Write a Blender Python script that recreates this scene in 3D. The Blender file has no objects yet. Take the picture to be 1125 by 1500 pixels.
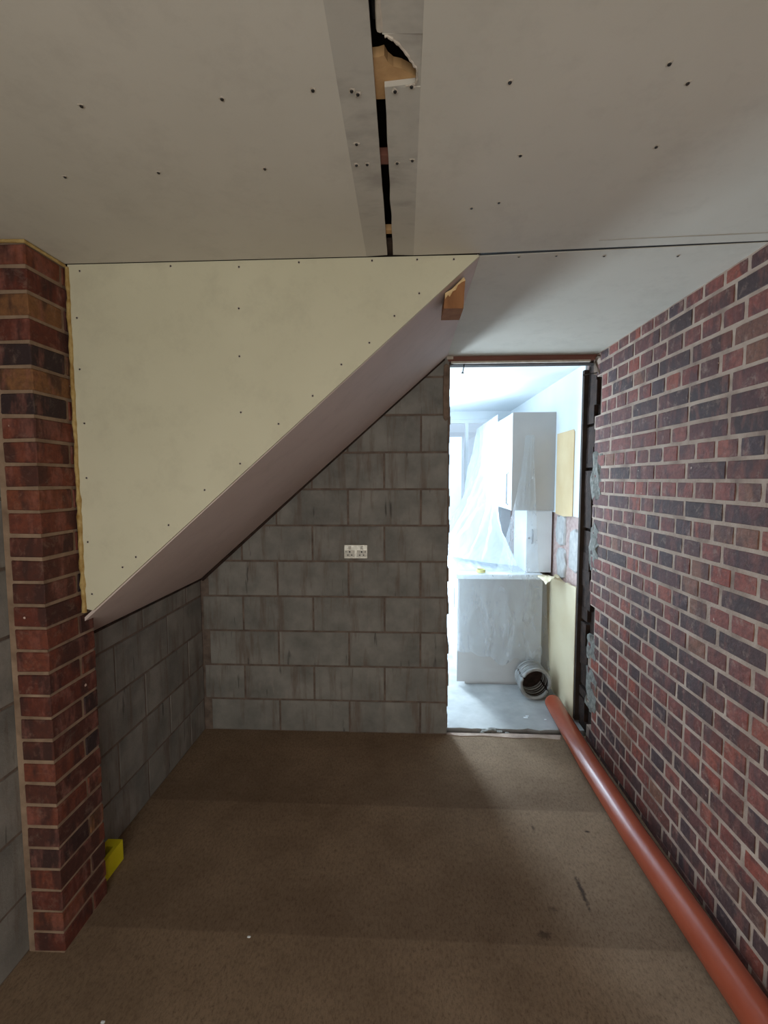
import bpy, bmesh, math, random
from mathutils import Vector, Matrix
from mathutils.noise import noise, fractal
random.seed(7)
C = bpy.context.scene.collection
SC = bpy.context.scene

def S(r, g, b):
    f = lambda v: (v/255/12.92) if v/255 <= .04045 else ((v/255+.055)/1.055)**2.4
    return (f(r), f(g), f(b), 1)

# ------------------------------------------------------------------ camera
F_PX, PITCH, YAW, ROLL, CAM_Z = 662.3, -.0719, -.0448, -.0025, 1.6193
cam = bpy.data.objects.new('camera', bpy.data.cameras.new('camera')); C.objects.link(cam)
cam.data.sensor_fit = 'HORIZONTAL'; cam.data.sensor_width = 36; cam.data.lens = F_PX/1125*36
cam.data.clip_start = .02
fwd = Vector((math.sin(YAW)*math.cos(PITCH), math.cos(YAW)*math.cos(PITCH), math.sin(PITCH)))
rt = Vector((math.cos(YAW), -math.sin(YAW), 0)); up = rt.cross(fwd)
r2 = rt*math.cos(ROLL)+up*math.sin(ROLL); u2 = -rt*math.sin(ROLL)+up*math.cos(ROLL)
m = Matrix((r2, u2, -fwd)).transposed().to_4x4(); m.translation = (0, 0, CAM_Z)
cam.matrix_world = m; SC.camera = cam

# ------------------------------------------------------------------ light
w = bpy.data.worlds.new('daylight'); SC.world = w; w.use_nodes = True
w.node_tree.nodes['Background'].inputs[0].default_value = (.62, .80, 1, 1)
w.node_tree.nodes['Background'].inputs[1].default_value = .85
def area(name, loc, rot, sx, sy, power, col):
    l = bpy.data.lights.new(name, 'AREA'); l.shape = 'RECTANGLE'; l.size = sx; l.size_y = sy
    l.energy = power; l.color = col
    o = bpy.data.objects.new(name, l); o.location = loc; o.rotation_euler = rot; C.objects.link(o); return o
# daylight through the window behind the camera, and through the kitchen's glazed door and window
area('daylight_room_window', (-.12, -1.26, 1.12), (math.radians(90), 0, 0), 1.45, 1.9, 47, (1, .955, .86))
area('daylight_kitchen_door', (-.38, 5.2, 1.15), (math.radians(-90), 0, 0), .42, 1.85, 185, (.68, .85, 1))
SC.view_settings.view_transform = 'Standard'; SC.view_settings.look = 'None'
SC.view_settings.gamma = 1; SC.view_settings.use_curve_mapping = False
SC.view_settings.exposure = 0

# ------------------------------------------------------------------ dimensions
XL, XR, XP, DB, DP, H = -1.29, 1.133, -1.16, 2.78, 1.548, 2.353
YF = -1.15; YK = 5.0; XK = 1.15

# ------------------------------------------------------------------ materials
class NT:
    def __init__(s, name):
        s.m = bpy.data.materials.new(name); s.m.use_nodes = True; s.t = s.m.node_tree
        s.b = s.t.nodes['Principled BSDF']
    def n(s, typ, **k):
        x = s.t.nodes.new(typ)
        for a, v in k.items():
            if a.startswith('i_'): x.inputs[int(a[2:]) if a[2:].isdigit() else a[2:]].default_value = v
            else: setattr(x, a, v)
        return x
    def l(s, a, b): s.t.links.new(a, b)
def coords(t, scale=(1, 1, 1), rnd=False):
    tc = t.n('ShaderNodeTexCoord'); mp = t.n('ShaderNodeMapping'); mp.inputs['Scale'].default_value = scale
    t.l(tc.outputs['Object'], mp.inputs['Vector'])
    if rnd:
        oi = t.n('ShaderNodeObjectInfo'); mu = t.n('ShaderNodeMath', operation='MULTIPLY'); mu.inputs[1].default_value = 57
        t.l(oi.outputs['Random'], mu.inputs[0]); t.l(mu.outputs[0], mp.inputs['Location'])
    return mp.outputs['Vector']
def nz(t, vec, scale, detail=4, rough=.55, dist=0):
    n = t.n('ShaderNodeTexNoise'); n.inputs['Scale'].default_value = scale; n.inputs['Detail'].default_value = detail
    n.inputs['Roughness'].default_value = rough; n.inputs['Distortion'].default_value = dist
    t.l(vec, n.inputs['Vector']); return n.outputs['Fac']
def ramp(t, fac, stops, interp='LINEAR'):
    r = t.n('ShaderNodeValToRGB'); e = r.color_ramp; e.interpolation = interp
    e.elements[0].position, e.elements[0].color = stops[0][0], stops[0][1]
    e.elements[1].position, e.elements[1].color = stops[-1][0], stops[-1][1]
    for p, c in stops[1:-1]:
        x = e.elements.new(p); x.color = c
    t.l(fac, r.inputs[0]); return r.outputs[0]
def mix(t, fac, a, b, mode='MIX'):
    x = t.n('ShaderNodeMix', data_type='RGBA', blend_type=mode)
    for sck, v in ((x.inputs[0], fac), (x.inputs[6], a), (x.inputs[7], b)):
        if hasattr(v, 'links'): t.l(v, sck)
        else: sck.default_value = v
    return x.outputs[2]
def fin(t, col, rough=.8, bump=None, bs=.3, bd=.01, metal=0, spec=.3):
    if hasattr(col, 'links'): t.l(col, t.b.inputs['Base Color'])
    else: t.b.inputs['Base Color'].default_value = col
    t.b.inputs['Roughness'].default_value = rough; t.b.inputs['Metallic'].default_value = metal
    t.b.inputs['Specular IOR Level'].default_value = spec
    if bump is not None:
        b = t.n('ShaderNodeBump'); b.inputs['Strength'].default_value = bs; b.inputs['Distance'].default_value = bd
        t.l(bump, b.inputs['Height']); t.l(b.outputs[0], t.b.inputs['Normal'])
    return t.m
def simple(name, a, b, scale=6, rough=.8, bs=.2, bd=.004, sc=(1, 1, 1), metal=0, spec=.3, rnd=False, lo=.3, hi=.7):
    t = NT(name); v = coords(t, sc, rnd); f = nz(t, v, scale)
    return fin(t, ramp(t, f, [(lo, a), (hi, b)]), rough, nz(t, v, scale*6), bs, bd, metal, spec)

def brick_mat(name, pal, dark, dust, dz=.12):
    t = NT(name)
    oi = t.n('ShaderNodeObjectInfo'); gi = t.n('ShaderNodeNewGeometry')
    ad = t.n('ShaderNodeMath', operation='ADD'); t.l(oi.outputs['Random'], ad.inputs[0]); t.l(gi.outputs['Random Per Island'], ad.inputs[1])
    fr = t.n('ShaderNodeMath', operation='FRACT'); t.l(ad.outputs[0], fr.inputs[0]); r = fr.outputs[0]
    base = ramp(t, r, [(p, S(*c)) for p, c in pal], 'CONSTANT')
    v = coords(t, (1, 1, 1), True); vs = coords(t, (1, 1, .35), True)
    big = nz(t, vs, 10, 3, .6)
    c = mix(t, ramp(t, big, [(.50, (0, 0, 0, 1)), (.57, (.7, .7, .7, 1))]), base, S(*dark))
    tone = nz(t, vs, 17, 4, .6)
    c = mix(t, ramp(t, tone, [(.52, (0, 0, 0, 1)), (.64, (.45, .45, .45, 1))]), c, S(150, 96, 84))
    med = nz(t, v, 45, 5, .7)
    c = mix(t, ramp(t, med, [(.35, (.45, .45, .45, 1)), (.6, (0, 0, 0, 1))]), c, S(52, 36, 34))
    sm = nz(t, v, 22, 6, .75, .4)   # smears of old plaster and mortar
    c = mix(t, ramp(t, sm, [(.55, (0, 0, 0, 1)), (.70, (dust, dust, dust, 1))]), c, S(165, 138, 122))
    tiny = nz(t, v, 30, 2, .5)
    c = mix(t, ramp(t, tiny, [(.76, (0, 0, 0, 1)), (.79, (.9, .9, .9, 1))]), c, S(205, 180, 165))
    return fin(t, c, .8, med, .6, .005, spec=.25)
def mortar_mat():
    t = NT('mortar'); v = coords(t)
    f = nz(t, v, 9, 5); g = nz(t, v, 90, 4, .7)
    c = ramp(t, f, [(.3, S(134, 114, 102)), (.5, S(172, 150, 134)), (.72, S(188, 168, 152))])
    return fin(t, c, .95, g, .6, .004)
def block_mat(name, a, b, brown):
    t = NT(name); v = coords(t, (1, 1, 1), True); vs = coords(t, (1, 1, .12), True)
    f = nz(t, v, 5, 5, .6); st = nz(t, vs, 16, 5, .65); g = nz(t, v, 110, 4, .75)
    c = ramp(t, f, [(.3, a), (.65, b)])
    c = mix(t, ramp(t, st, [(.52, (0, 0, 0, 1)), (.66, (.6, .6, .6, 1))]), c, brown)
    pale = nz(t, coords(t, (1, 1, .35), True), 4.2, 6, .7)
    c = mix(t, ramp(t, pale, [(.62, (0, 0, 0, 1)), (.72, (.45, .45, .45, 1))]), c, S(160, 148, 140))
    dk = nz(t, vs, 30, 3, .6)
    c = mix(t, ramp(t, dk, [(.66, (0, 0, 0, 1)), (.74, (.6, .6, .6, 1))]), c, S(42, 38, 36))
    return fin(t, c, .92, g, .5, .004, spec=.2)
def carpet_mat():
    t = NT('brown_carpet'); v = coords(t); fine = nz(t, coords(t, (1, .45, 1)), 105, 7, .95); f = nz(t, v, 2.2, 5, .65)
    c = ramp(t, f, [(.3, S(124, 103, 82)), (.7, S(154, 131, 107))])
    c = mix(t, ramp(t, fine, [(.36, (.75, .75, .75, 1)), (.52, (0, 0, 0, 1))]), c, S(70, 52, 40))
    c = mix(t, ramp(t, fine, [(.58, (0, 0, 0, 1)), (.75, (.4, .4, .4, 1))]), c, S(165, 145, 125))
    # darker bands across the width
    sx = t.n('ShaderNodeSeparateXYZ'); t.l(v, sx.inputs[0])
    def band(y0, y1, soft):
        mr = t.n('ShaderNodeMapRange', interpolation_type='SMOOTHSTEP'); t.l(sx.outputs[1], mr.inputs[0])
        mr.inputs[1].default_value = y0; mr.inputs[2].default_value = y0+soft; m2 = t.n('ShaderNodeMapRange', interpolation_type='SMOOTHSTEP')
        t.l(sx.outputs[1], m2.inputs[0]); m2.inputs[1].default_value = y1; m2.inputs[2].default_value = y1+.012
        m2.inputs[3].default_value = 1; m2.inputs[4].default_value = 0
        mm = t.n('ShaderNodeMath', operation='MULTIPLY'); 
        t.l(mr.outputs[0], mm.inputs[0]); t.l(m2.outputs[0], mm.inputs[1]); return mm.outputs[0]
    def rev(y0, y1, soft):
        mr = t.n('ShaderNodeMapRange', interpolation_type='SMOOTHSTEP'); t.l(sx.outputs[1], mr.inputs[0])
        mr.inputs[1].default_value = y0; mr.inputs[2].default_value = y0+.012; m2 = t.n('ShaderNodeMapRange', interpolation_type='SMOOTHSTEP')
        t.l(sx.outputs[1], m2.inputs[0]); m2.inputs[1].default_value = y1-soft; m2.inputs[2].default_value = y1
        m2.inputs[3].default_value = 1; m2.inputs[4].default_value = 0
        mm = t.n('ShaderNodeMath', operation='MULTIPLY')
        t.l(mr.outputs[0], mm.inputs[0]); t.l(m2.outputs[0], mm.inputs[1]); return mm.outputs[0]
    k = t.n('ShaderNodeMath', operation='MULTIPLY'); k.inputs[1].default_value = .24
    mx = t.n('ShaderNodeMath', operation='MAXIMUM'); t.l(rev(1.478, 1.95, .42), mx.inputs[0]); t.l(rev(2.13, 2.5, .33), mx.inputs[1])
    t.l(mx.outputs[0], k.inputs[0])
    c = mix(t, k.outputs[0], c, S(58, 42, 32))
    # small dark scuffs with their own places
    for (x, y, rx, ry, s) in ((.70, 1.70, .012, .10, .8), (.50, 1.52, .03, .02, .6), (.84, 2.01, .018, .008, .8), (.60, 2.02, .008, .03, .5), (.56, 1.62, .02, .02, .35)):
        a_ = t.n('ShaderNodeVectorMath', operation='SUBTRACT'); t.l(v, a_.inputs[0]); a_.inputs[1].default_value = (x, y, 0)
        b_ = t.n('ShaderNodeVectorMath', operation='DIVIDE'); t.l(a_.outputs[0], b_.inputs[0]); b_.inputs[1].default_value = (rx, ry, 1)
        l_ = t.n('ShaderNodeVectorMath', operation='LENGTH'); t.l(b_.outputs[0], l_.inputs[0])
        ad = t.n('ShaderNodeMath', operation='MULTIPLY_ADD'); t.l(nz(t, v, 60, 4, .7), ad.inputs[0]); ad.inputs[1].default_value = 2.2; t.l(l_.outputs['Value'], ad.inputs[2])
        c = mix(t, ramp(t, ad.outputs[0], [(.0, (s, s, s, 1)), (1, (s, s, s, 1))]) if False else
                ramp(t, (lambda q: (t.l(ad.outputs[0], q.inputs[0]), setattr(q.inputs[1], 'default_value', 2.6), q.outputs[0])[2])(t.n('ShaderNodeMath', operation='DIVIDE')),
                     [(.55, (s, s, s, 1)), (.8, (0, 0, 0, 1))]), c, S(40, 32, 30))
    return fin(t, c, .95, fine, .7, .004, spec=.15)
def board_mat(name, a, b, streak=None):
    t = NT(name); v = coords(t); f = nz(t, v, 1.6, 4, .55); g = nz(t, v, 7, 6, .75)
    c = ramp(t, f, [(.3, a), (.7, b)])
    c = mix(t, ramp(t, g, [(.5, (0, 0, 0, 1)), (.8, (.16, .16, .16, 1))]), c, S(90, 75, 68))
    if streak:
        s = nz(t, coords(t, streak[0]), streak[1], 4, .6); c = mix(t, ramp(t, s, [(.5, (0, 0, 0, 1)), (.68, (.6, .6, .6, 1))]), c, streak[2])
    return fin(t, c, .75, nz(t, v, 140, 3), .08, .002, spec=.25)

M = {}
M['brick'] = brick_mat('old_brick', [(0, (104, 64, 60)), (.16, (122, 68, 60)), (.30, (92, 60, 58)), (.42, (84, 60, 58)), (.60, (74, 56, 54)), (.72, (112, 66, 56)), (.84, (122, 82, 68)), (.90, (88, 56, 54))], (72, 56, 56), .5)
M['brick_header'] = brick_mat('old_brick_header', [(0, (138, 78, 68)), (.22, (124, 68, 60)), (.42, (112, 66, 58)), (.56, (150, 82, 66)), (.68, (96, 62, 58)), (.78, (78, 60, 62)), (.86, (132, 90, 72)), (.93, (144, 74, 60))], (84, 62, 62), .5)
M['pier_brick'] = brick_mat('warm_brick_dimmed', [(0, (112, 60, 44)), (.2, (98, 50, 38)), (.4, (84, 48, 38)), (.55, (118, 66, 46)), (.68, (66, 44, 40)), (.78, (54, 42, 42)), (.88, (128, 88, 56)), (.95, (80, 48, 40))], (58, 40, 36), .22)  # warm hue is the brick's; palette darkened to paint the pier's dimmer light
M['pier_mortar'] = simple('brown_mortar_dimmed', S(118, 96, 78), S(152, 128, 106), 14, .95, .6)  # mortar darkened along with the pier bricks, dim light put into its colour
M['mortar'] = mortar_mat()
M['block'] = block_mat('concrete_block', S(110, 108, 102), S(142, 138, 130), S(104, 86, 74))
M['block_joint'] = simple('block_joint', S(88, 76, 68), S(124, 108, 96), 14, .95, .6)
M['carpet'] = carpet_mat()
M['ceil'] = board_mat('grey_plasterboard', S(192, 186, 173), S(204, 197, 184))
M['ceil_edge'] = board_mat('board_edge_paper', S(174, 168, 157), S(190, 184, 172), ((1.5, 3, 1), 4, S(142, 136, 128)))
M['panel'] = board_mat('ivory_plasterboard', S(194, 188, 162), S(204, 198, 172))
M['soffit'] = board_mat('soffit_plasterboard', S(190, 172, 163), S(202, 184, 175))
M['gyp'] = simple('broken_plaster', S(170, 158, 142), S(200, 190, 175), 30, .9)
M['foam'] = simple('yellow_foam', S(140, 105, 50), S(190, 165, 110), 30, .8, .5)
M['wood'] = simple('pale_timber', S(160, 122, 80), S(196, 158, 112), 12, .7, .3, sc=(1, 1, .15))
M['wood_stub'] = simple('orange_timber', S(126, 84, 52), S(156, 108, 70), 22, .75, .3, sc=(1, 1, .15))
M['wood_raw'] = simple('split_wood', S(205, 170, 118), S(226, 198, 150), 60, .85, .6)
M['wood_dark'] = simple('dark_timber', S(36, 28, 24), S(62, 48, 38), 9, .85, .3, sc=(1, .2, 1))
M['redwood'] = simple('red_brown_timber', S(92, 55, 45), S(124, 80, 66), 12, .6, .3, sc=(.15, 1, 1))
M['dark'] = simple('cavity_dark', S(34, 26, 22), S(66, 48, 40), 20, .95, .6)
M['steel'] = simple('dark_steel', S(46, 44, 44), S(70, 66, 62), 40, .5, metal=.6)
M['socket'] = simple('socket_steel', S(176, 172, 160), S(205, 200, 188), 40, .35, .1, metal=.35)
M['sock_w'] = simple('socket_plastic', S(225, 222, 210), S(190, 184, 170), 50, .4, .1)
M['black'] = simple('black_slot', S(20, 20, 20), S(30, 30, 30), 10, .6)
M['pipe'] = simple('terracotta_pvc', S(146, 68, 46), S(158, 78, 54), 5, .27, .05, spec=.5)
M['yellow'] = simple('yellow_plastic', S(205, 190, 20), S(220, 205, 40), 10, .5, .1)
M['white'] = simple('white_laminate', S(226, 230, 232), S(236, 239, 240), 3, .3, .02)
M['kwall'] = simple('kitchen_plaster', S(226, 232, 236), S(236, 240, 242), 2, .8, .05)
M['grey_lam'] = simple('grey_laminate', S(168, 164, 160), S(178, 174, 170), 3, .4, .02)
M['kfloor'] = simple('grey_floor', S(150, 150, 148), S(182, 182, 180), 5, .55, .15)
M['cream'] = simple('cream_board', S(220, 200, 164), S(230, 214, 182), 3, .7, .05)
M['buff'] = simple('buff_plaster', S(222, 190, 142), S(234, 208, 166), 4, .8, .1)
M['pink'] = simple('pink_mortar', S(184, 150, 142), S(212, 190, 182), 30, .95, .7)
M['dab'] = simple('grey_plaster_dab', S(176, 172, 170), S(206, 202, 198), 20, .9, .6)
M['patch'] = simple('grey_cement', S(98, 98, 92), S(150, 146, 138), 45, .95, .8)
M['duct'] = simple('grey_duct', S(122, 120, 118), S(164, 162, 158), 14, .55, .2)
M['tape'] = simple('cream_tape', S(205, 198, 130), S(220, 214, 150), 20, .6)
M['chrome'] = simple('brushed_handle', S(150, 150, 152), S(170, 170, 172), 20, .3, .05, metal=.8)
def plastic_mat(name, alpha):
    t = NT(name); nt = t.t; out = nt.nodes['Material Output']; nt.nodes.remove(t.b)
    tr = t.n('ShaderNodeBsdfTransparent'); tr.inputs[0].default_value = (.97, .99, 1, 1)
    tl = t.n('ShaderNodeBsdfTranslucent'); tl.inputs[0].default_value = (.78, .82, .86, 1)
    gl = t.n('ShaderNodeBsdfPrincipled'); gl.inputs['Base Color'].default_value = (.88, .91, .94, 1); gl.inputs['Roughness'].default_value = .22
    m1 = t.n('ShaderNodeMixShader'); m1.inputs[0].default_value = .5; t.l(tl.outputs[0], m1.inputs[1]); t.l(gl.outputs[0], m1.inputs[2])
    v = coords(t); f = nz(t, coords(t, (1, 1, .3)), 9, 5, .65, 1.0)
    al = ramp(t, f, [(.35, (max(alpha-.12, 0),)*3+(1,)), (.62, (alpha,)*3+(1,)), (.74, (min(1, alpha+.2),)*3+(1,))])
    m2 = t.n('ShaderNodeMixShader'); t.l(al, m2.inputs[0]); t.l(tr.outputs[0], m2.inputs[1]); t.l(m1.outputs[0], m2.inputs[2])
    b = t.n('ShaderNodeBump'); b.inputs['Strength'].default_value = .35; b.inputs['Distance'].default_value = .01; t.l(nz(t, v, 25, 4, .6, .8), b.inputs['Height'])
    t.l(b.outputs[0], gl.inputs['Normal'])
    t.l(m2.outputs[0], out.inputs[0]); return t.m
M['sheet'] = plastic_mat('dust_sheet', .86); M['sheet_thin'] = plastic_mat('thin_dust_sheet', .30)
def glass_mat():
    t = NT('window_glass'); nt = t.t; out = nt.nodes['Material Output']; nt.nodes.remove(t.b)
    tr = t.n('ShaderNodeBsdfTransparent'); gl = t.n('ShaderNodeBsdfGlossy'); gl.inputs['Roughness'].default_value = .02
    m_ = t.n('ShaderNodeMixShader'); m_.inputs[0].default_value = .06; t.l(tr.outputs[0], m_.inputs[1]); t.l(gl.outputs[0], m_.inputs[2]); t.l(m_.outputs[0], out.inputs[0]); return t.m
M['glass'] = glass_mat()
M['brownish'] = simple('brown_cement', S(92, 78, 66), S(130, 108, 92), 18, .95, .6)

# ------------------------------------------------------------------ mesh helpers
def link(o, parent=None, **k):
    C.objects.link(o)
    if parent is not None: o.parent = parent
    for a, v in k.items(): o[a] = v
    return o
def mesh(name, vs, fs, mat, parent=None, loc=None, smooth=False, fm=None, **k):
    me = bpy.data.meshes.new(name); me.from_pydata([tuple(v) for v in vs], [], fs)
    for x in (mat if isinstance(mat, (list, tuple)) else [mat]): me.materials.append(M[x])
    if fm: me.polygons.foreach_set('material_index', fm)
    if smooth: me.polygons.foreach_set('use_smooth', [True]*len(fs))
    me.validate(); me.update()
    bm = bmesh.new(); bm.from_mesh(me)
    if smooth != 'sheet': bmesh.ops.recalc_face_normals(bm, faces=bm.faces)
    bm.to_mesh(me); bm.free()
    o = bpy.data.objects.new(name, me)
    if loc is not None: o.location = loc
    return link(o, parent, **k)
class G:     # geometry collector
    def __init__(s): s.v = []; s.f = []; s.m = []
    def add(s, vs, fs, mi=0):
        n = len(s.v); s.v += [tuple(v) for v in vs]; s.f += [tuple(i+n for i in f) for f in fs]; s.m += [mi]*len(fs); return s
    def box(s, x0, x1, y0, y1, z0, z1, mi=0):
        return s.add([(x, y, z) for z in (z0, z1) for y in (y0, y1) for x in (x0, x1)],
                     [(0, 2, 3, 1), (4, 5, 7, 6), (0, 1, 5, 4), (2, 6, 7, 3), (0, 4, 6, 2), (1, 3, 7, 5)], mi)
    def bevbox(s, x0, x1, y0, y1, z0, z1, b, mi=0):
        bm = bmesh.new(); bmesh.ops.create_cube(bm, size=1)
        for v in bm.verts: v.co = Vector(((x0+x1)/2+v.co.x*(x1-x0), (y0+y1)/2+v.co.y*(y1-y0), (z0+z1)/2+v.co.z*(z1-z0)))
        bmesh.ops.bevel(bm, geom=bm.edges[:], offset=b, segments=2, affect='EDGES', profile=.6)
        bm.verts.index_update(); s.add([v.co[:] for v in bm.verts], [tuple(v.index for v in f.verts) for f in bm.faces], mi); bm.free(); return s
    def prism(s, poly, axis, a, b, mi=0):   # poly in the two other axes, extruded a..b along axis
        def P(q, t): q = list(q); q.insert(axis, t); return q
        n = len(poly); vs = [P(q, a) for q in poly]+[P(q, b) for q in poly]
        return s.add(vs, [tuple(range(n)), tuple(range(2*n-1, n-1, -1))]+[(i, (i+1) % n, n+(i+1) % n, n+i) for i in range(n)], mi)
    def tube(s, pts, r, seg=16, mi=0, cap=True):
        pts = [Vector(p) for p in pts]; rs = r if isinstance(r, list) else [r]*len(pts); vs = []; fs = []
        for i, p in enumerate(pts):
            d = (pts[min(i+1, len(pts)-1)]-pts[max(i-1, 0)]).normalized()
            a = d.cross(Vector((0, 0, 1)) if abs(d.z) < .9 else Vector((1, 0, 0))).normalized(); b = a.cross(d)
            for k in range(seg):
                t = 2*math.pi*k/seg; vs.append(p+(a*math.cos(t)+b*math.sin(t))*rs[i])
        for i in range(len(pts)-1):
            for k in range(seg): fs.append((i*seg+k, i*seg+(k+1) % seg, (i+1)*seg+(k+1) % seg, (i+1)*seg+k))
        if cap: fs += [tuple(range(seg))[::-1], tuple(range((len(pts)-1)*seg, len(pts)*seg))]
        return s.add(vs, fs, mi)
    def obj(s, name, mat, parent=None, **k): return mesh(name, s.v, s.f, mat, parent, fm=s.m, **k)
def empty(name, loc=(0, 0, 0), **k):
    o = bpy.data.objects.new(name, None); o.empty_display_size = .1; o.location = loc; return link(o, None, **k)
def struct(name, **k): return empty(name, kind='structure', **k)
def grid(fn, nu, nv, name, mat, parent=None, **k):
    vs = [fn(i/nu, j/nv) for j in range(nv+1) for i in range(nu+1)]
    fs = [(j*(nu+1)+i, j*(nu+1)+i+1, (j+1)*(nu+1)+i+1, (j+1)*(nu+1)+i) for j in range(nv) for i in range(nu)]
    return mesh(name, vs, fs, mat, parent, smooth='sheet', **k)
fw_ = fwd
def to_px(p):
    v = Vector(p)-Vector((0, 0, CAM_Z)); d = v.dot(fwd)
    return (562.5+F_PX*v.dot(r2)/d, 750-F_PX*v.dot(u2)/d, d)
def inview(p, mg=25):
    x, y, d = to_px(p); return d > .05 and -mg < x < 1125+mg and -mg < y < 1500+mg

# a unit of masonry whose worn front (at local depth 0, facing -depth) stands proud of the mortar
def unit(w, h, dep, cham, jit, rs, gy=3):
    """vertices for a piece in local (along, out, up); out = 0 is the face, + goes into the wall"""
    r = random.Random(rs); j = lambda a=jit: r.uniform(-a, a)
    nx = 3 if w > .15 else 2
    us = [(-w/2)+w*i/nx for i in range(nx+1)]; vs_ = [(-h/2)+h*i/2 for i in range(3)]
    vs = []; fs = []
    for b, v in enumerate(vs_):
        for a, u in enumerate(us):
            e = (a in (0, nx)) or (b in (0, 2)); c = (a in (0, nx)) and (b in (0, 2))
            su = cham*.8*(1 if a == 0 else -1 if a == nx else 0); sv = cham*.8*(1 if b == 0 else -1 if b == 2 else 0)
            vs.append((u+su+(j() if not (a in (0, nx)) else j(jit*.7)), (cham*.55 if c else cham*.2 if e else 0)+abs(j(jit*.6)), v+sv+j(jit*.7)))
    n = nx+1
    for b in range(2):
        for a in range(nx): fs.append((b*n+a, b*n+a+1, (b+1)*n+a+1, (b+1)*n+a))
    ring = [b0 for b0 in range(n)]+[n*1+nx, n*2+nx]+[n*2+i for i in range(nx-1, -1, -1)]+[n]
    k = len(vs)
    for idx in ring:
        b, a = divmod(idx, n); vs.append((us[a], cham*1.3, vs_[b]))
    for idx in ring:
        b, a = divmod(idx, n); vs.append((us[a], dep, vs_[b]))
    L = len(ring)
    for i in range(L):
        q = (i+1) % L
        fs.append((ring[i], k+i, k+q, ring[q])); fs.append((k+i, k+L+i, k+L+q, k+q))
    fs.append(tuple(range(k+L, k+2*L)))
    return vs, fs
_cache = {}
def unit_mesh(kind, w, h, dep, cham, jit, var, mat):
    key = (kind, round(w, 4), round(h, 4), var, mat)
    if key not in _cache:
        vs, fs = unit(w, h, dep, cham, jit, hash((round(w*1e4), var)) & 0xffff)
        me = bpy.data.meshes.new(kind); me.from_pydata(vs, [], fs); me.materials.append(M[mat])
        bm = bmesh.new(); bm.from_mesh(me); bmesh.ops.recalc_face_normals(bm, faces=bm.faces); bm.to_mesh(me); bm.free()
        _cache[key] = me
    return _cache[key]
def place_units(items, parent, kind, mat, rotz, cap=300):
    """items: (centre, w, h, dep, cham, jit). Largest in frame become single parts; what lies outside the frame is joined"""
    def score(it):
        if not inview(it[0]): return -1
        x, y, d = to_px(it[0]); return it[1]*it[2]/d**2
    items = sorted(items, key=score, reverse=True); rest = G(); cz, sz = math.cos(rotz), math.sin(rotz)
    for i, (c, w_, h_, dep, cham, jit) in enumerate(items):
        hd = mat == 'brick' and w_ < .13; me = unit_mesh(kind, w_, h_, dep, cham, jit, random.randint(0, 5), 'brick_header' if hd else mat)
        if i < cap and score((c, w_, h_)) > 0:
            o = bpy.data.objects.new(kind, me); o.location = c; o.rotation_euler = (0, 0, rotz); link(o, parent)
        else:
            rest.add([(c[0]+v.co.x*cz-v.co.y*sz, c[1]+v.co.x*sz+v.co.y*cz, c[2]+v.co.z) for v in me.vertices], [tuple(p.vertices) for p in me.polygons], 1 if hd else 0)
    if rest.v: rest.obj(kind+'work' if kind == 'brick' else kind+'s', [mat, 'brick_header'] if mat == 'brick' else mat, parent, kind='stuff')

# ------------------------------------------------------------------ right brick wall
wr = struct('wall_right')
RH = .0759; Z0 = .0175
VOID = [(2.02, 2.24), (.66, .84), (.10, .24)]
g = G(); g.box(XR+.0022, XR+.30, YF-.1, 2.70, -.05, H+.22)
g.obj('mortar_bed', 'mortar', wr)
g = G()      # ragged mortar at the broken end
for k in range(31):
    zc = Z0+RH*(k+.5); y1 = 2.70 if any(a < zc < b for a, b in VOID) else random.uniform(2.765, 2.785)
    g.box(XR+.003, XR+.12, 2.69, y1, zc-RH/2, zc+RH/2)
g.obj('mortar_teeth', 'mortar', wr)
items = []
for k in range(-1, 31):
    zc = Z0+RH*(k+.5); h = RH-.013
    if k == -1: zc = Z0-.012; h = .04
    if zc+h/2 > H: h = H-.004-(zc-h/2); zc = H-.004-h/2
    head = (k % 2 == 0)
    if k in (7, 24): head = not head
    p = .114 if head else .228; ph = 1.596 if head else 1.653
    n0 = math.floor((YF-ph)/p); y = ph+n0*p
    lim = 2.705 if any(a < zc < b for a, b in VOID) else 2.78+random.uniform(-.015, .01)
    while y < lim-.02:
        y1 = min(y+p, lim); ww = y1-y-.013
        if not head and random.random() < .12 and y1-y > .2:     # odd header pairs in a stretcher course
            q = (y+y1)/2
            for a, b in ((y, q), (q, y1)): items.append(((XR-random.uniform(0, .0018), (a+b)/2, zc), .1025, h, .06, .003, .0016))
        elif ww > .03:
            ww = round(ww, 3) if y1 < lim else round(ww*50)/50
            if ww > .02: items.append(((XR-random.uniform(0, .0018), (y+y1)/2+random.uniform(-.003, .003), zc), max(ww, .02), h, .06, .003, .0016))
        y += p
place_units(items, wr, 'brick', 'brick', math.radians(90)*-1 + math.radians(0))
def lump(name, parent, x0, x1, y0, y1, z0, z1, mat, sub=3, amp=.012, **k):
    bm = bmesh.new(); bmesh.ops.create_cube(bm, size=1)
    bmesh.ops.subdivide_edges(bm, edges=bm.edges[:], cuts=sub, use_grid_fill=True)
    for v in bm.verts:
        c = v.co.normalized()*.62*.35+v.co*.65; q = Vector(((x0+x1)/2+c.x*(x1-x0)*1.05, (y0+y1)/2+c.y*(y1-y0)*1.05, (z0+z1)/2+c.z*(z1-z0)*1.05))
        a = noise(q*22)*amp; b = noise(q*22+Vector((9, 3, 1)))*amp; q += Vector((a*.5, b, noise(q*19+Vector((1, 7, 4)))*amp)); v.co = q
    bm.verts.index_update(); o = mesh(name, [v.co[:] for v in bm.verts], [tuple(v.index for v in f.verts) for f in bm.faces], mat, parent, **k); bm.free(); return o
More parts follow.
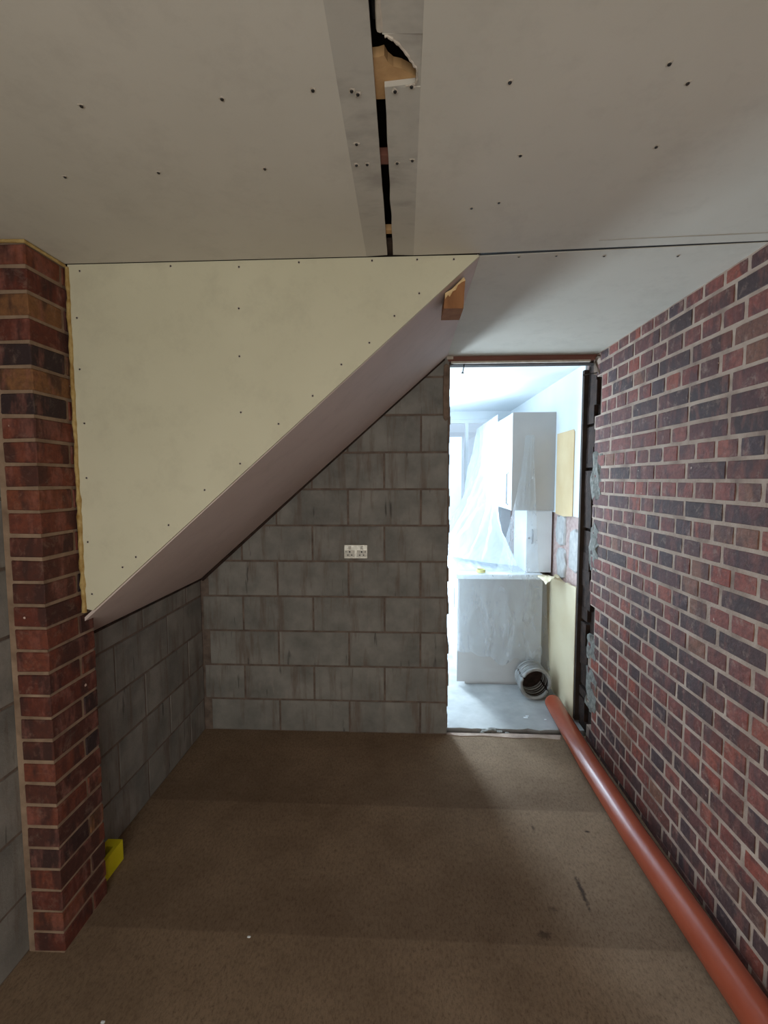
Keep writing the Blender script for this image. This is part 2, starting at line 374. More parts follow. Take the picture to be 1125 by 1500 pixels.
lump('mortar_patch', wr, XR+.000, XR+.05, 2.66, 2.80, 1.50, 1.76, 'patch', 5, .03)
lump('mortar_patch', wr, XR+.000, XR+.05, 2.68, 2.80, 1.08, 1.34, 'patch', 5, .03)
lump('mortar_patch', wr, XR+.000, XR+.05, 2.66, 2.79, .52, .66, 'patch', 5, .03)
lump('mortar_patch', wr, XR+.000, XR+.05, 2.64, 2.79, .22, .46, 'patch', 5, .03)
lump('mortar_patch', wr, XR-.004, XR+.05, 2.73, 2.80, 2.24, 2.34, 'brownish', 4, .03)
# the open joint between the brick wall and the kitchen wall
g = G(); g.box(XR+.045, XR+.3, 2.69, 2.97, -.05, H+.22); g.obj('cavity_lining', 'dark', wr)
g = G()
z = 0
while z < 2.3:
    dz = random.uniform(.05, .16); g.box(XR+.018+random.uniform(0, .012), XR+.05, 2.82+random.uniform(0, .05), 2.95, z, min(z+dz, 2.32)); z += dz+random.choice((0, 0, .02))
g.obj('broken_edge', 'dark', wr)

# ------------------------------------------------------------------ left wall, with its blocks
wl = struct('wall_left')
G().box(XL-.2, XL-.004, YF-.1, DB+.1, -.05, H+.22).obj('mortar_bed', 'block_joint', wl)
items = []
BZ = .209-.225
def blockrow(k):
    z0 = BZ+.225*k; z1 = z0+.225; z0 = max(z0, .0); z1 = min(z1, H); return z0, z1
for k in range(0, 11):
    z0, z1 = blockrow(k)
    if z1-z0 < .04: continue
    y = YF-(.2 if k % 2 else .425)+.11
    while y < DB:
        a = max(y, YF); b = min(y+.45, DB-.002)
        if b-a > .05 and not (a > XP+10):
            items.append(((XL+random.uniform(-.001, .002), (a+b)/2, (z0+z1)/2), round(b-a-.011, 3), round(z1-z0-.011, 3), .05, .003, .0018))
        y += .45
items = [i for i in items if not (i[0][2] > 1.25 and i[0][1] > 1.8)]
place_units(items, wl, 'block', 'block', math.radians(90))

# ------------------------------------------------------------------ back wall
wb = struct('wall_back')
g = G(); g.box(XL-.1, .262, DB+.004, DB+.10, -.05, H+.22); g.box(.262, XR+.2, DB+.045, DB+.099, H+.0006, H+.22); g.obj('mortar_bed', 'block_joint', wb)
items = []
for k in range(0, 11):
    z0, z1 = blockrow(k)
    ph = -.573 if k % 2 == 1 else -.573+.225       # k=1 is the row .209-.434
    x = ph-.45*3
    while x < .27:
        a = max(x, XL+.004); b = min(x+.45, .272+random.uniform(-.006, .008))
        if b-a > .05 and z0 < 2.353+(b-.25)*.883+.02:
            items.append((((a+b)/2, DB+random.uniform(-.002, .001), (z0+z1)/2), round(b-a-.011, 3), round(z1-z0-.011, 3), .05, .003, .0018))
        x += .45
place_units(items, wb, 'block', 'block', 0)
g = G(); z = 0                                                       # rough cut end of the wall at the doorway
while z < H-.01:
    dz = random.uniform(.03, .09); z1 = min(z+dz, H)
    g.box(.255, .272+random.uniform(-.004, .008), DB+.003, DB+.10, z, z1); z = z1
g.obj('cut_edge', 'block_joint', wb)
for (x0, x1, z0_, z1_) in ((.235, .268, 1.99, 2.30), ):
    lump('mortar_patch', wb, x0, x1, DB-.006, DB+.02, z0_, z1_, 'brownish', amp=.006)

# ------------------------------------------------------------------ double socket
s = empty('double_socket', (-.3, DB-.004, 1.173), label='dented pale metal double socket on the grey block wall', category='socket')
def part(o, parent): o.parent = parent; o.matrix_parent_inverse = Matrix.Translation(parent.location).inverted(); return o
g = G(); g.bevbox(-.073, .073, -.010, .003, -.043, .043, .003); g.obj('faceplate', 'socket', s)
for x in (-.037, .037):
    G().bevbox(x-.030, x+.030, -.0115, -.0095, -.034, .008, .001).obj('outlet_face', 'sock_w', s)
    g = G(); g.box(x-.004, x+.004, -.0122, -.0112, -.006, .004); g.box(x-.016, x-.008, -.0122, -.0112, -.024, -.018); g.box(x+.008, x+.016, -.0122, -.0112, -.024, -.018)
    g.obj('pin_holes', 'black', s)
    G().bevbox(x-.008, x+.008, -.0145, -.0095, .014, .034, .0012).obj('rocker_switch', 'sock_w', s)
for x in (-.06, .06): G().tube([(x, -.0118, 0), (x, -.009, 0)], .003, 8).obj('screw', 'steel', s)

# ------------------------------------------------------------------ floor
fl = struct('floor')
nx = 60
top = [(XL-.02+(XR+.04-XL)*i/nx, 2.80+fractal(Vector((i*.45, 0, 0)), 1, 2, 3)*.018) for i in range(nx+1)]
poly = [(XR+.02, YF-.05), (XL-.02, YF-.05)]+top
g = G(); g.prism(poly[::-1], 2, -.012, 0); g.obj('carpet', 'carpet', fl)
G().box(XL-.2, 1.5, YF-.2, YK+.3, -.15, -.03).obj('subfloor', 'dark', fl)
poly = [(-1.7, YK+.1), (XK+.05, YK+.1)]+[(XK+.05-(XK+1.75)*i/80, 2.855+fractal(Vector((i*.5, 4, 0)), 1, 2, 4)*.022) for i in range(81)]
G().prism(poly, 2, -.03, .004).obj('kitchen_floor', 'kfloor', fl)
for (x, y, r) in ((.52, 2.83, .022), (.56, 2.835, .03), (.61, 2.825, .018), (.50, 2.815, .012), (.66, 2.82, .012)):
    lump('rubble', fl, x-r, x+r, y-r*.6, y+r*.6, -.03, r*.35, 'patch', 2, .01)
# ragged pale screed edge in front of the threshold
G().prism([(.27, 2.78), (.36, 2.765), (.5, 2.775), (.7, 2.755), (.85, 2.765), (.97, 2.75), (.99, 2.80), (.7, 2.805), (.5, 2.80), (.27, 2.80)], 2, -.01, .003).obj('screed_edge', 'mortar', fl)
for i, (x, y, r) in enumerate(((.825, 3.0, .010), (.84, 3.02, .007), (.95, 2.98, .005), (.2, .98, .004), (-.55, 1.47, .004), (-.9, 1.2, .004), (-.1, 1.05, .004))):
    z = .004 if y > 2.8 else 0
    lump('plaster_fleck', None, x-r*1.4, x+r*1.4, y-r*.7, y+r*.7, z, z+.003, 'white', 1, .002,
         label=['larger white plaster fleck on the kitchen floor', 'small white plaster fleck beside the larger one on the kitchen floor', 'tiny white fleck on the kitchen floor near the brown pipe',
                'tiny pale fleck on the carpet at the bottom edge, right of middle', 'pale fleck on the carpet seam nearest the brick pillar', 'pale fleck on the carpet near the foot of the brick pillar', 'tiny pale fleck on the carpet just below the seam, near the middle'][i], category='fleck', group='plaster flecks on the floor')

# ------------------------------------------------------------------ ceiling
ce = struct('ceiling')
T = .0125; TE = .0022
def cboard(name, outer, edge, z=H):
    """outer: polygon of the plain face; edge: polygon of the tapered paper edge strip (own colour, sits slightly recessed)"""
    g = G(); g.prism(outer, 2, z, z+T, 0); return g.obj(name, 'ceil', ce)
cboard('plasterboard', [(XL-.05, YF-.1), (-.125, YF-.1), (-.125, DP-.004), (XL-.05, DP-.004)], None)
g = G()
n = 40      # tapered edge of the left board, with its four long rows of points
ys = [YF-.1+(DP-.004-YF+.1)*i/n for i in range(n+1)]
def strip(gr, ys, x_out, x_in, z_out, z_in, mi=0):
    k = len(ys); vs = [(x_out(y), y, z_out) for y in ys]+[(x_in(y), y, z_in) for y in ys]+[(x_in(y), y, H+T) for y in ys]+[(x_out(y), y, H+T) for y in ys]
    fs = [(a*k+i, a*k+i+1, ((a+1) % 4)*k+i+1, ((a+1) % 4)*k+i) for a in range(4) for i in range(k-1)]
    fs += [(0, k, 2*k, 3*k), (k-1, 2*k-1, 3*k-1, 4*k-1)]
    gr.add(vs, fs, mi)
strip(g, ys, lambda y: -.125, lambda y: -.056+.0015*noise(Vector((y*9, 0, 0))), H, H+.003)
g.obj('tapered_edge', 'ceil_edge', ce)
hole = [(-.037, .905), (.020, .900), (.024, .885), (.021, .866), (.010, .850), (-.002, .832), (-.012, .818), (-.026, .808), (-.037, .803)]
g = G(); g.prism([(.030, YF-.1), (XR+.02, YF-.1), (XR+.02, 1.505), (.25, DP-.008), (.030, DP-.004)], 2, H, H+T); g.obj('plasterboard', 'ceil', ce)
g = G()
xin = lambda y: -.037+.002*noise(Vector((y*14, 5, 0)))
strip(g, [YF-.1+(.803-YF+.1)*i/30 for i in range(31)], lambda y: .030, xin, H, H+.003)
strip(g, [.905+(DP-.004-.905)*i/30 for i in range(31)], lambda y: .030, xin, H, H+.003)
hp = [(.030, .803), (-.037, .803)]+[h_ for h_ in hole[::-1][1:]]+[(.030, .905)]
hp2 = [(.030, .8029)]+hole[::-1]+[(.030, .9051)]
g.prism(hp2, 2, H+.002, H+T); g.obj('tapered_edge', 'ceil_edge', ce)
g = G()      # torn paper round the hole
pts = []
for i in range(len(hole)-1):
    a, b = hole[i], hole[i+1]
    for q in range(3):
        t = q/3; pts.append((a[0]+(b[0]-a[0])*t+random.uniform(-.0015, .0015), a[1]+(b[1]-a[1])*t+random.uniform(-.0015, .0015), H+.001))
g.tube(pts[2:], [random.uniform(.0012, .003) for _ in pts[2:]], 6); g.obj('torn_rim', 'gyp', ce)
# boards beyond the crack
g = G(); g.prism([(.249, 1.562), (XR+.02, 1.518), (XR+.02, DB+.02), (.249, DB+.02)], 2, H+.0006, H+T); g.obj('plasterboard', 'ceil', ce)
g = G(); g.prism([(.248, DP-.004), (XR+.02, 1.507), (XR+.02, 1.5165), (.249, 1.5605)], 2, H+.0022, H+.012); g.obj('joint_shade_strip', 'black', ce)  # solid black strip painting the shade inside the crack between boards
# dirty old edge along the right board before the crack
g = G(); g.prism([(.6, 1.478), (XR, 1.457), (XR, 1.460), (.6, 1.4805)], 2, H-.0012, H+.001); g.obj('paper_seam', 'ceil_edge', ce)
# void above: joists, deck
G().prism([(-.075, .858), (-.046, .856), (-.036, .853), (-.030, .866), (-.020, .876), (-.006, .880), (.010, .890), (.022, .897), (.06, .902), (.06, .945), (-.075, .945)], 2, H+T+.0005, H+T+.018).obj('noggin', 'wood', ce, label='pale broken timber in the hole')
for (a, b) in ((1.10, 1.13), (.45, .50), (1.415, 1.435)): G().box(-.2, .2, a, b, H+T+.0005, H+T+.018).obj('noggin', 'redwood' if a < 1.2 else 'wood', ce)
for x in (-.62, -.22, .18, .60): G().box(x, x+.045, YF, DB, H+T+.019, H+.189).obj('joist', 'wood_dark', ce)
G().box(-1.3, 1.15, 1.49, 1.58, H+T+.0005, H+T+.018).obj('noggin', 'wood_dark', ce)
G().box(-1.5, 1.4, YF-.15, 2.9, H+.19, H+.23).obj('floor_deck', 'wood_dark', ce)
g = G(); g.tube([(-.047, YF, H+.045), (-.045, .4, H+.04), (-.046, .80, H+.03)], .009, 8)
g.obj('cable', 'steel', ce)
g = G(); g.tube([(-.040, .55+i*.025, H+.008+.002*noise(Vector((i, 0, 0)))) for i in range(11)], [.007+.003*noise(Vector((i*1.7, 2, 0))) for i in range(11)], 8); g.obj('torn_filler', 'gyp', ce)
SCR = [(-.634, .916), (-.352, .913), (-.822, 1.116), (-.588, 1.112), (-.33, 1.111), (-.173, .902), (.195, .902), (.263, 1.096), (.469, .878), (.526, .92), (.557, 1.083),
       (.182, 1.292), (.251, 1.271), (-.1, .907), (-.089, .915), (-.018, .912), (.013, .903), (-.105, 1.043), (-.112, 1.109), (-.087, 1.108), (-.017, 1.107), (.018, 1.1),
       (.378, 1.57), (.658, 1.58), (.902, 1.592), (.5, 1.57)]
sm = bpy.data.meshes.new('screw'); bm = bmesh.new()
bmesh.ops.create_cone(bm, segments=10, radius1=.0042, radius2=.003, depth=.003, cap_ends=True); bm.to_mesh(sm); bm.free(); sm.materials.append(M['steel'])
dm = bpy.data.meshes.new('screw_dimple'); bm = bmesh.new()
bmesh.ops.create_cone(bm, segments=9, radius1=.0068, radius2=.005, depth=.0012, cap_ends=True)
for v in bm.verts: v.co.x += random.uniform(-.002, .002); v.co.y += random.uniform(-.002, .002)
bm.to_mesh(dm); bm.free(); dm.materials.append(M['gyp'])
for (x, y) in SCR:
    for me, zz in ((dm, -.0004), (sm, -.001)):
        o = bpy.data.objects.new(me.name, me); o.location = (x, y, H+zz); o.rotation_euler = (math.pi, 0, random.uniform(0, 6)); link(o, ce)
# pale sealant bead where the ceiling meets the brick pillar
g = G(); pts = [(XL+.0, 1.383, H-.006), (-1.22, 1.382, H-.005), (XP+.002, 1.383, H-.006), (XP+.003, 1.45, H-.006), (XP+.004, DP-.004, H-.006)]
g.tube(pts, [.006, .005, .006, .005, .006], 8); g.obj('sealant_bead', 'foam', ce)

# ------------------------------------------------------------------ stair enclosure: ivory panel and sloping soffit
ws = struct('wall_stair')
zd = lambda x: 2.353+(x-.25)*.883
pl = [(-1.148, zd(-1.148)+.02), (-1.148, H-.002), (.247, H-.002)]
pl = [(-1.148, 1.158), (-1.118, 1.152), (.246, H-.004), (.236, H-.001), (-1.148, H-.001)]
g = G(); g.prism(pl, 1, DP, DP+.0125); g.obj('plasterboard', 'panel', ws)
# soffit board
off = .018
g = G()
def so(x, d): return (x, zd(x)+.004+d)
g.add([(XL-.0, DP+.013, zd(XL)), (.247, DP+.013, zd(.247)), (.257, DB-.002, zd(.251)), (XL, DB-.002, zd(XL)),
       (XL-.0, DP+.013, zd(XL)+.014), (.243, DP+.013, zd(.243)+.014), (.253, DB-.002, zd(.253)+.014), (XL, DB-.002, zd(XL)+.014)],
      [(0, 1, 2, 3), (7, 6, 5, 4), (0, 4, 5, 1), (1, 5, 6, 2), (2, 6, 7, 3), (3, 7, 4, 0)])
g.obj('soffit_board', 'soffit', ws)
g = G()      # dark tubes paint the shaded gap where the soffit meets the block wall and the left wall
g.tube([(XL+.01, DB-.004, zd(XL)-.006), (-.6, DB-.004, zd(-.6)-.007), (.24, DB-.004, zd(.24)-.008)], [.011, .008, .007], 6)
g.tube([(XL+.004, DP+.06, zd(XL)-.003), (XL+.004, DB-.01, zd(XL)-.003)], .006, 6)
g.obj('joint_shade_strip', 'dark', ws)
for (x, z) in [(-1.105, 2.33), (-1.123, 2.175), (-1.122, 2.002), (-1.115, 1.817), (-1.117, 1.627), (-1.124, 1.4), (-1.118, 1.212), (-.788, 2.339), (-.554, 2.331), (-.351, 2.342), (-.107, 2.343),
               (.042, 2.342), (.162, 2.339), (-.558, 2.196), (-.56, 2.038), (-.56, 1.85), (.049, 2.233), (-.033, 2.162), (-.117, 2.076), (-.212, 2.006), (-.311, 1.903), (-.43, 1.81), (-.567, 1.675),
               (-.695, 1.584), (-.828, 1.461), (-.951, 1.347), (-1.001, 1.31)]:
    z = max(z, zd(x)+.025) if x > -1.05 else z
    z = min(z, H-.012)
    for me, yy in ((dm, -.0003), (sm, -.001)):
        o = bpy.data.objects.new(me.name, me); o.location = (x, DP+yy, z); o.rotation_euler = (math.pi/2, random.uniform(0, 6), 0); o.scale = (.8, .8, .8); link(o, ws)
g = G(); pts = []; rr = []      # yellowed foam bead down the panel's left edge
for i in range(60):
    t = i/59; z = 1.145+(H-.01-1.145)*t; amp = 1.0 if t < .35 else .55
    pts.append((-1.149+.003*noise(Vector((z*14, 0, 0))), DP-.001, z)); rr.append((.0075+.004*noise(Vector((z*30, 3, 0))))*(.6+amp*.5))
g.tube(pts, rr, 8); g.obj('foam_bead', 'foam', ws)

# ------------------------------------------------------------------ brick pillar
bp = empty('brick_pillar', (-1.22, 1.5, 0), label='red brick pillar standing against the left block wall', category='pillar')
def rel(g): g.v = [(v[0]+1.22, v[1]-1.5, v[2]) for v in g.v]; return g
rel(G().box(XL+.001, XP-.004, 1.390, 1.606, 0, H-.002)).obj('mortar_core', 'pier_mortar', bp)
for k in range(31):
    z0 = Z0+RH*k-.012; z1 = z0+RH-.011; z0 = max(z0, .0); z1 = min(z1, H-.012)
    dz = .0
    def pb(x0, x1, y0, y1):
        j = lambda a=.0015: random.uniform(-a, a)
        bm = bmesh.new(); bmesh.ops.create_cube(bm, size=1)
        for v in bm.verts:
            v.co = Vector(((x0+x1)/2+v.co.x*(x1-x0)+j(), (y0+y1)/2+v.co.y*(y1-y0)+j(), (z0+z1)/2+v.co.z*(z1-z0)+j()))
        bmesh.ops.bevel(bm, geom=bm.edges[:], offset=.003, segments=1, affect='EDGES'); bm.verts.index_update()
        cx, cy, cz = (x0+x1)/2, (y0+y1)/2, (z0+z1)/2
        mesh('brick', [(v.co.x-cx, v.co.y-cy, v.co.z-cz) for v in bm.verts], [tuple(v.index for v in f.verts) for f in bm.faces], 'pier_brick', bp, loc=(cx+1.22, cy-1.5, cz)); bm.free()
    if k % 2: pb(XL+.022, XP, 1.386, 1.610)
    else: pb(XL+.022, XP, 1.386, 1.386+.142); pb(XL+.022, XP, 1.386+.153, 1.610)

# ------------------------------------------------------------------ front wall (behind the camera) with its window
wf = struct('wall_front')
g = G(); g.box(XL-.1, -.80, YF-.1, YF, 0, H+.22); g.box(.90, XR+.1, YF-.1, YF, 0, H+.22); g.box(-.80, .90, YF-.1, YF, 2.08, H+.22)
g.obj('plaster', 'kwall', wf)
w1 = struct('window_1')
g = G()
for (a, b, c, d) in ((-.80, -.75, 0, 2.08), (.85, .90, 0, 2.08), (-.75, .85, 0, .08), (-.75, .85, 2.02, 2.08), (.02, .08, .08, 2.02)): g.box(a, b, YF-.08, YF-.02, c, d)
g.obj('window_frame', 'white', w1)
for a, b in ((-.75, .02), (.08, .85)): G().box(a, b, YF-.055, YF-.049, .08, 2.02).obj('pane', 'glass', w1)

# ------------------------------------------------------------------ door head
t1 = struct('trim_1')
G().box(.262, XR+.04, DB+.0, DB+.035, H-.030, H-.001).obj('timber_batten', 'redwood', t1)
G().box(.262, XR+.04, DB+.036, DB+.10, H-.042, H-.001).obj('timber_batten', 'wood_dark', t1)
G().box(.280, 1.10, DB-.001, DB+.02, H-.041, H-.0305).obj('pale_strip', 'gyp', t1)
G().box(.254, .292, DB-.006, DB+.03, H-.018, H-.001).obj('offcut', 'gyp', t1)
for i, (p, q) in enumerate((((.362, 2.80, 2.318), (.352, 2.80, 2.262)), ((XR+.0, 2.765, 2.243), (1.068, 2.79, 2.236)))):
    g = G(); g.tube([p, q], .003, 8); g.tube([q, tuple(Vector(q)+(Vector(q)-Vector(p)).normalized()*.006)], .007, 8); g.obj('nail', 'steel', t1)
t2 = struct('trim_2')          # rest of the old door lining on the kitchen side
G().box(XR+.0, XR+.04, 2.955, 2.985, .02, H-.05).obj('lining_strip', 'wood_dark', t2)

# ------------------------------------------------------------------ timber stub under the soffit
st = empty('timber_stub', (.17, 1.655, 2.200), label='sawn orange timber stub poking out under the ceiling at the top of the slope', category='timber')
y0, y1 = -.060, .055
v = [(-.036, y0, 0), (.031, y0, 0), (.036, y0, .093), (.030, y0, .100), (-.010, y0, .060), (-.032, y0, .048)]
g = G(); g.prism([(a, c) for a, b, c in v], 1, y0, y1); g.obj('sawn_block', 'wood_stub', st)
g = G(); g.prism([(-.032, .030), (-.022, .044), (-.016, .038), (-.006, .056), (.004, .060), (.012, .076), (.026, .086), (.037, .090), (.031, .101), (-.010, .062), (-.032, .050)], 1, y0-.003, y0+.02); g.obj('split_edge', 'wood_raw', st, label='pale splintered top edge')

# ------------------------------------------------------------------ brown drain pipe
g = G(); R_ = .055
key = [(1.045, YF+.05), (1.040, .3), (1.030, 1.28), (1.012, 1.93), (1.015, 2.5), (1.040, 3.10)]
pts = []
for i in range(len(key)-1):
    for q in range(8):
        t = q/8; s_ = t*t*(3-2*t) if 0 else t
        pts.append((key[i][0]+(key[i+1][0]-key[i][0])*s_, key[i][1]+(key[i+1][1]-key[i][1])*t, R_+.001+(.004 if key[i][1] > 2.4 else 0)))
pts.append((key[-1][0], key[-1][1], R_+.005))
g.tube(pts, R_, 40, cap=False)
e = pts[-1]; g.tube([e, (e[0]+.001, e[1]+.02, e[2]), (e[0]+.002, e[1]+.034, e[2])], [R_, R_*.93, R_*.72], 40, cap=True)
mesh('drain_pipe', g.v, g.f, 'pipe', smooth=True, label='long terracotta brown plastic drain pipe on the floor along the brick wall', category='pipe')

# ------------------------------------------------------------------ yellow box behind the pillar
yb = empty('yellow_box', (-1.235, 1.70, 0), label='small open yellow plastic box on the floor behind the brick pillar', category='box')
g = G(); a, b, hh = (-.030, .034), (-.075, .075), .088; tt = .016
g.box(a[0], a[0]+tt, b[0], b[1], 0, hh); g.box(a[1]-tt, a[1], b[0], b[1], 0, hh); g.box(a[0]+tt, a[1]-tt, b[0], b[0]+tt, 0, hh); g.box(a[0]+tt, a[1]-tt, b[1]-tt*2.4, b[1], 0, hh)
g.obj('side_walls', 'yellow', yb); G().box(a[0]+tt, a[1]-tt, b[0]+tt, b[1]-tt*2.4, 0, .006).obj('base', 'yellow', yb)

# ------------------------------------------------------------------ kitchen shell
wk = struct('wall_kitchen_right')
G().box(XK+.015, XK+.2, 2.97, YK+.1, 0, H+.05).obj('masonry', 'pink', wk)
G().box(XK, XK+.0149, 2.985, YK, 1.365, H).obj('plaster_layer', 'kwall', wk)
G().prism([(3.13, 1.365), (3.13, 1.94), (3.15, 1.955), (3.47, 1.955), (3.47, 1.36), (3.3, 1.35)], 0, XK-.006, XK-.0002).obj('bare_board', 'buff', wk, label='buff yellow bare board patch')
for (y0_, y1_, z0_, z1_) in ((3.30, 3.46, 1.14, 1.34), (3.28, 3.44, .90, 1.10), (3.02, 3.18, 1.00, 1.26)):
    lump('plaster_dab', wk, XK+.0, XK+.03, y0_, y1_, z0_, z1_, 'dab', amp=.02)
wk2 = struct('wall_kitchen_far')
g = G()
for (a, b, c, d) in ((-1.7, -.78, 0, H+.05), (.05, .42, 0, H+.05), (1.06, 1.3, 0, H+.05), (-.78, .05, 2.15, H+.05), (.42, 1.06, 0, 1.2), (.42, 1.06, 2.27, H+.05)): g.box(a, b, YK, YK+.1, c, d)
g.obj('plaster', 'kwall', wk2)
wk3 = struct('wall_kitchen_left'); G().box(-1.75, -1.65, 2.85, YK+.1, 0, H+.05).obj('plaster', 'kwall', wk3)
wk4 = struct('wall_kitchen_near'); G().box(-1.7, .262, DB+.101, DB+.125, 0, H).obj('plaster', 'kwall', wk4)
kc = struct('ceiling_kitchen'); G().box(-1.7, XK+.1, DB+.1, YK+.1, H+.0005, H+.05).obj('plaster', 'kwall', kc)
w2 = struct('window_2')
g = G()
for (a, b, c, d) in ((.42, .46, 1.2, 2.27), (1.02, 1.06, 1.2, 2.27), (.46, 1.02, 1.2, 1.24), (.46, 1.02, 2.23, 2.27), (.665, .70, 1.24, 2.23)): g.box(a, b, YK+.02, YK+.07, c, d)
g.obj('window_frame', 'white', w2)
for a, b in ((.46, .665), (.70, 1.02)): G().box(a, b, YK+.04, YK+.046, 1.24, 2.23).obj('pane', 'glass', w2)
d1 = struct('door_1')
g = G()
for (a, b, c, d) in ((-.78, -.70, 0, 2.15), (-.03, .05, 0, 2.15), (-.70, -.03, 0, .12), (-.70, -.03, 2.07, 2.15)): g.box(a, b, YK+.02, YK+.07, c, d)
g.obj('door_frame', 'white', d1); G().box(-.70, -.03, YK+.04, YK+.046, .12, 2.07).obj('pane', 'glass', d1)

# ------------------------------------------------------------------ kitchen contents
CY = 3.488
bc = empty('base_cabinet', (.74, 4.1, 0), label='grey ended kitchen base cabinet run under the white worktop', category='cabinet')
L = lambda g, o: setattr(g, 'v', [(a-o.location.x, b-o.location.y, c-o.location.z) for a, b, c in g.v]) or g
L(G().box(.415, 1.066, CY, CY+.018, .028, .848), bc).obj('end_panel', 'grey_lam', bc)
L(G().box(.435, 1.066, CY+.0185, 4.72, .10, .847), bc).obj('carcass', 'white', bc)
L(G().box(.48, 1.05, CY+.02, 4.72, .004, .10), bc).obj('plinth', 'grey_lam', bc)
for i in range(2):
    a = CY+.02+i*.62; d = L(G().bevbox(.415, .434, a, a+.60, .11, .84, .002), bc).obj('door', 'white', bc)
    L(G().tube([(.40, a+.06, .60), (.40, a+.06, .76)], .006, 8), bc).obj('handle', 'chrome', d)
wt = L(G().bevbox(.40, 1.07, CY-.012, 4.76, .8485, .886, .004), empty('x')) ; bpy.data.objects.remove(bpy.data.objects['x'])
wt.obj('worktop', 'white', label='white kitchen worktop on the grey ended base cabinet', category='worktop')
wc = empty('wall_cabinet', (1.0, 4.2, 1.375), label='wall cabinet run with a grey end panel high beside the doorway', category='cabinet')
L(G().box(.825, 1.149, CY+.03, CY+.048, 1.378, 2.125), wc).obj('end_panel', 'grey_lam', wc, label='plain grey beige end panel')
L(G().box(.845, 1.149, CY+.0485, 4.95, 1.385, 2.12), wc).obj('carcass', 'white', wc)
for i in range(3):
    a = CY+.05+i*.48; d = L(G().bevbox(.824, .844, a, a+.47, 1.38, 2.122, .002), wc).obj('door', 'white', wc)
    yy = a+.045; hd = L(G().tube([(.815, yy, 1.42), (.800, yy, 1.43), (.800, yy, 1.66), (.815, yy, 1.67)], .006, 8), wc).obj('handle', 'chrome', d)
wbx = empty('white_cupboard', (1.05, 3.75, .887), label='small white cupboard on the worktop below the grey wall cabinet', category='cupboard')
L(G().box(.955, 1.149, 3.575, 3.95, .8875, 1.376), wbx).obj('body', 'white', wbx)
d = L(G().bevbox(.953, 1.149, 3.556, 3.574, .8885, 1.374, .003), wbx).obj('door', 'white', wbx)
L(G().tube([(.998, 3.553, 1.12), (.998, 3.540, 1.125), (.998, 3.540, 1.22), (.998, 3.553, 1.225)], .006, 8), wbx).obj('handle', 'chrome', d)
L(G().tube([(.973, 3.556, 1.16), (.973, 3.546, 1.16)], .008, 10), wbx).obj('lock', 'chrome', d)
tc = empty('tall_cupboard', (.35, 4.89, 0), label='tall white cupboard at the far end of the kitchen, left of the dust sheet', category='cupboard')
L(G().box(.10, .60, 4.79, 4.985, .05, 2.06), tc).obj('body', 'white', tc); L(G().box(.12, .58, 4.80, 4.98, .004, .05), tc).obj('plinth', 'grey_lam', tc)
# masking tape roll
g = G(); N = 28
vs = []; 
for r_, z_ in ((.036, 0), (.036, .024), (.027, .024), (.027, 0)): vs += [(r_*math.cos(6.2832*i/N), r_*math.sin(6.2832*i/N), z_) for i in range(N)]
fs = [(a*N+i, a*N+(i+1) % N, ((a+1) % 4)*N+(i+1) % N, ((a+1) % 4)*N+i) for a in range(4) for i in range(N)]
o = mesh('tape_roll', vs, fs, 'tape', loc=(.60, CY+.045, .8925), label='small roll of cream masking tape at the front of the worktop', category='tape roll')
# cream board against the right-hand wall
tp = [(2.992, .005), (2.992, .90)]
for i in range(22):
    y = 3.0+i*.035; tp.append((y, .905-.0028*i+.018*noise(Vector((y*25, 1, 0)))+(.03 if 9 < i < 13 else 0)))
tp += [(3.76, .005)]
o = G().prism(tp, 0, 1.132, 1.146).obj('cream_board', 'cream', label='cream board with a torn top edge standing against the kitchen side wall', category='board')
def torn(u, v):
    x = 1.00+.125*u+.015*noise(Vector((v*5, 3, 0)))*(1-u); y = 3.20+.24*v+.02*noise(Vector((u*6, 0, 1)))
    return (x, y, .925-.035*(1-u)**2*1.5+.03*math.sin(u*3+v*2)*(1-v*.5)+.012*noise(Vector((u*7, v*6, 0)))-.03*u)
grid(torn, 16, 14, 'torn_board_piece', 'cream', label='torn curling cream scrap beside the end of the worktop', category='scrap')

# grey ribbed duct
dc = empty('flexible_duct', (.958, 3.33, .128), label='grey ribbed flexible duct with an open dark mouth on the kitchen floor', category='duct')
def rings(r_, y, rad=.008, nn=32, tilt=.12):
    return [(r_*math.cos(6.2832*i/nn), y+tilt*r_*math.cos(6.2832*i/nn), r_*math.sin(6.2832*i/nn)) for i in range(nn+1)]
for i in range(6):
    g = G(); g.tube(rings(.108+.003*(i % 2)-.001*i, -.08+i*.030), .010 if i else .014, 8, cap=False); mesh('rib', g.v, g.f, 'duct', dc, smooth=True)
N = 32; vs = []
for y in (-.08, .08):
    for r_ in (.104, .101): vs += [(r_*math.cos(6.2832*i/N), y+.12*r_*math.cos(6.2832*i/N), r_*math.sin(6.2832*i/N)) for i in range(N)]
fs = [(i, (i+1) % N, 2*N+(i+1) % N, 2*N+i) for i in range(N)]+[(N+i, N+(i+1) % N, 3*N+(i+1) % N, 3*N+i) for i in range(N)]+[tuple(range(3*N, 4*N))]
mesh('sleeve', vs, fs, 'dark', dc, smooth=False)

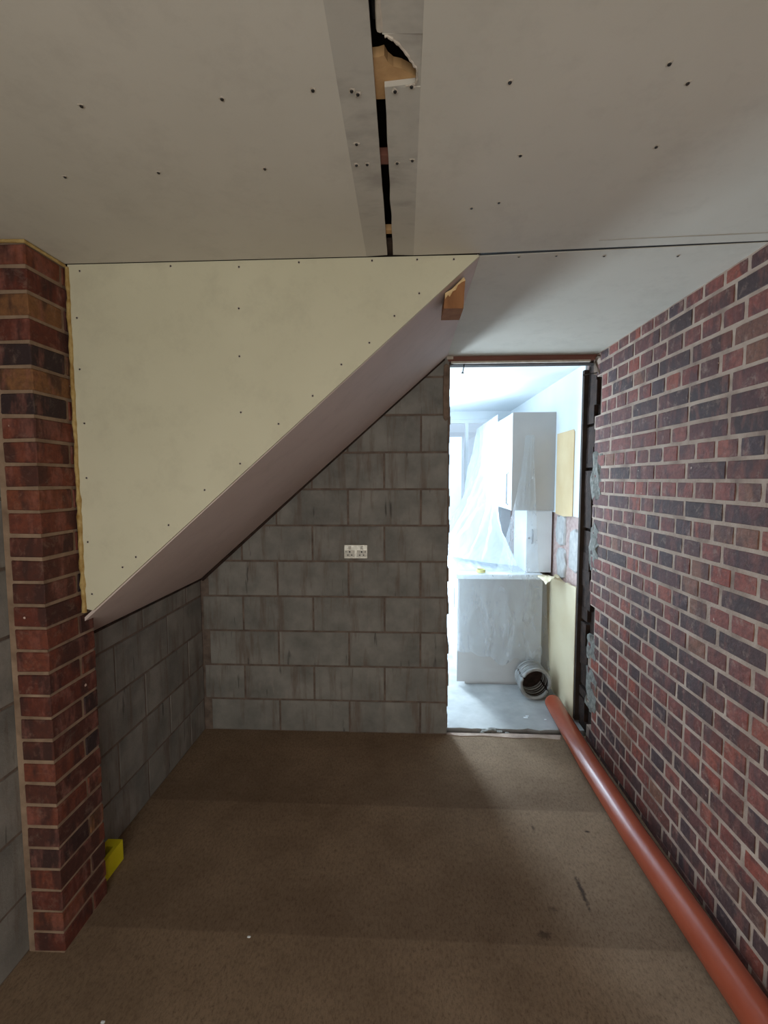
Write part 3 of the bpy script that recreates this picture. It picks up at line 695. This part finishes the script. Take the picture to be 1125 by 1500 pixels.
# dust sheets
def fold(u, v, a=.02, f=7, s=0):
    return a*(math.sin(u*f*6.28+3*noise(Vector((u*3, v*2, s))))*.6+noise(Vector((u*14, v*4, s)))*1.0+.4*noise(Vector((u*30, v*22, s))))
def sh_end(u, v):      # hangs over the grey end panel, from the worktop's front edge
    x = .405+.685*u+(.04*(v**2) if u > .8 else 0)*(u-.8)*5; zb = .30-.16*u+.10*noise(Vector((u*5, 0, 2))); z = .889-(.889-zb)*v
    return (x, CY-.020-abs(fold(u*.6, v*.7, .02, 4, 1))*min(1, v*3)-.002, z)
grid(sh_end, 80, 50, 'dust_sheet', 'sheet_thin', label='clear plastic dust sheet hanging over the grey end of the base cabinet', category='dust sheet', group='plastic dust sheets')
def sh_cab(u, v):      # from the top of the wall cabinets, falling to the worktop
    yt = 3.70+1.05*u; k = .62*(1-u)**.7; w_ = 0 if v < k else (v-k)/(1-k); w_ = w_**1.3
    bot = Vector((.90-.50*min(1, u*2.2)**.8, 3.60+1.05*u, .93)); x = .762+(bot.x-.762)*w_; y = yt+(bot.y-yt)*w_
    f_ = fold(u*(1.2-.3*v), v*.7, .045, 4, 5)*min(1, v*2+.1)*(1-.65*(w_ > .9)*(w_-.9)*10)
    z = 2.135+(bot.z-2.135)*v-.04*math.sin(v*math.pi)
    return (min(x+f_*(.9 if v > .04 else .3)-.015, .785) if v < .58 else x+f_*.8-.01, y+f_*.35, z)
grid(sh_cab, 90, 70, 'dust_sheet', 'sheet', label='large milky dust sheet draped from the wall cabinets down to the worktop', category='dust sheet', group='plastic dust sheets')
def sh_top(u, v):      # crumpled on the worktop
    x = .41+.535*u; y = CY+.10+1.05*v; h_ = .004+.022*abs(fold(u*.8, v, .5, 2, 9))*min(1, v*4+.15)
    return (x, y, .8905+min(h_, .033))
grid(sh_top, 70, 60, 'dust_sheet', 'sheet', label='crumpled dust sheet lying on the worktop in front of the small white cupboard', category='dust sheet', group='plastic dust sheets')
def sh_strip(u, v):    # gathers down from the wall cabinet's end panel onto the worktop
    wd = .05+.20*v**1.4; cx = .95-.03*v; x = cx+(u-.5)*wd*1.3-.06*v*v; z = 1.95-1.04*v
    return (x, CY+.022-.01-.10*v*v*.5-abs(fold(u*.5, v*.4, .010, 2, 12)), z)
grid(sh_strip, 40, 60, 'dust_sheet', 'sheet_thin', label='narrow gathered dust sheet hanging across the grey wall cabinet end', category='dust sheet', group='plastic dust sheets')
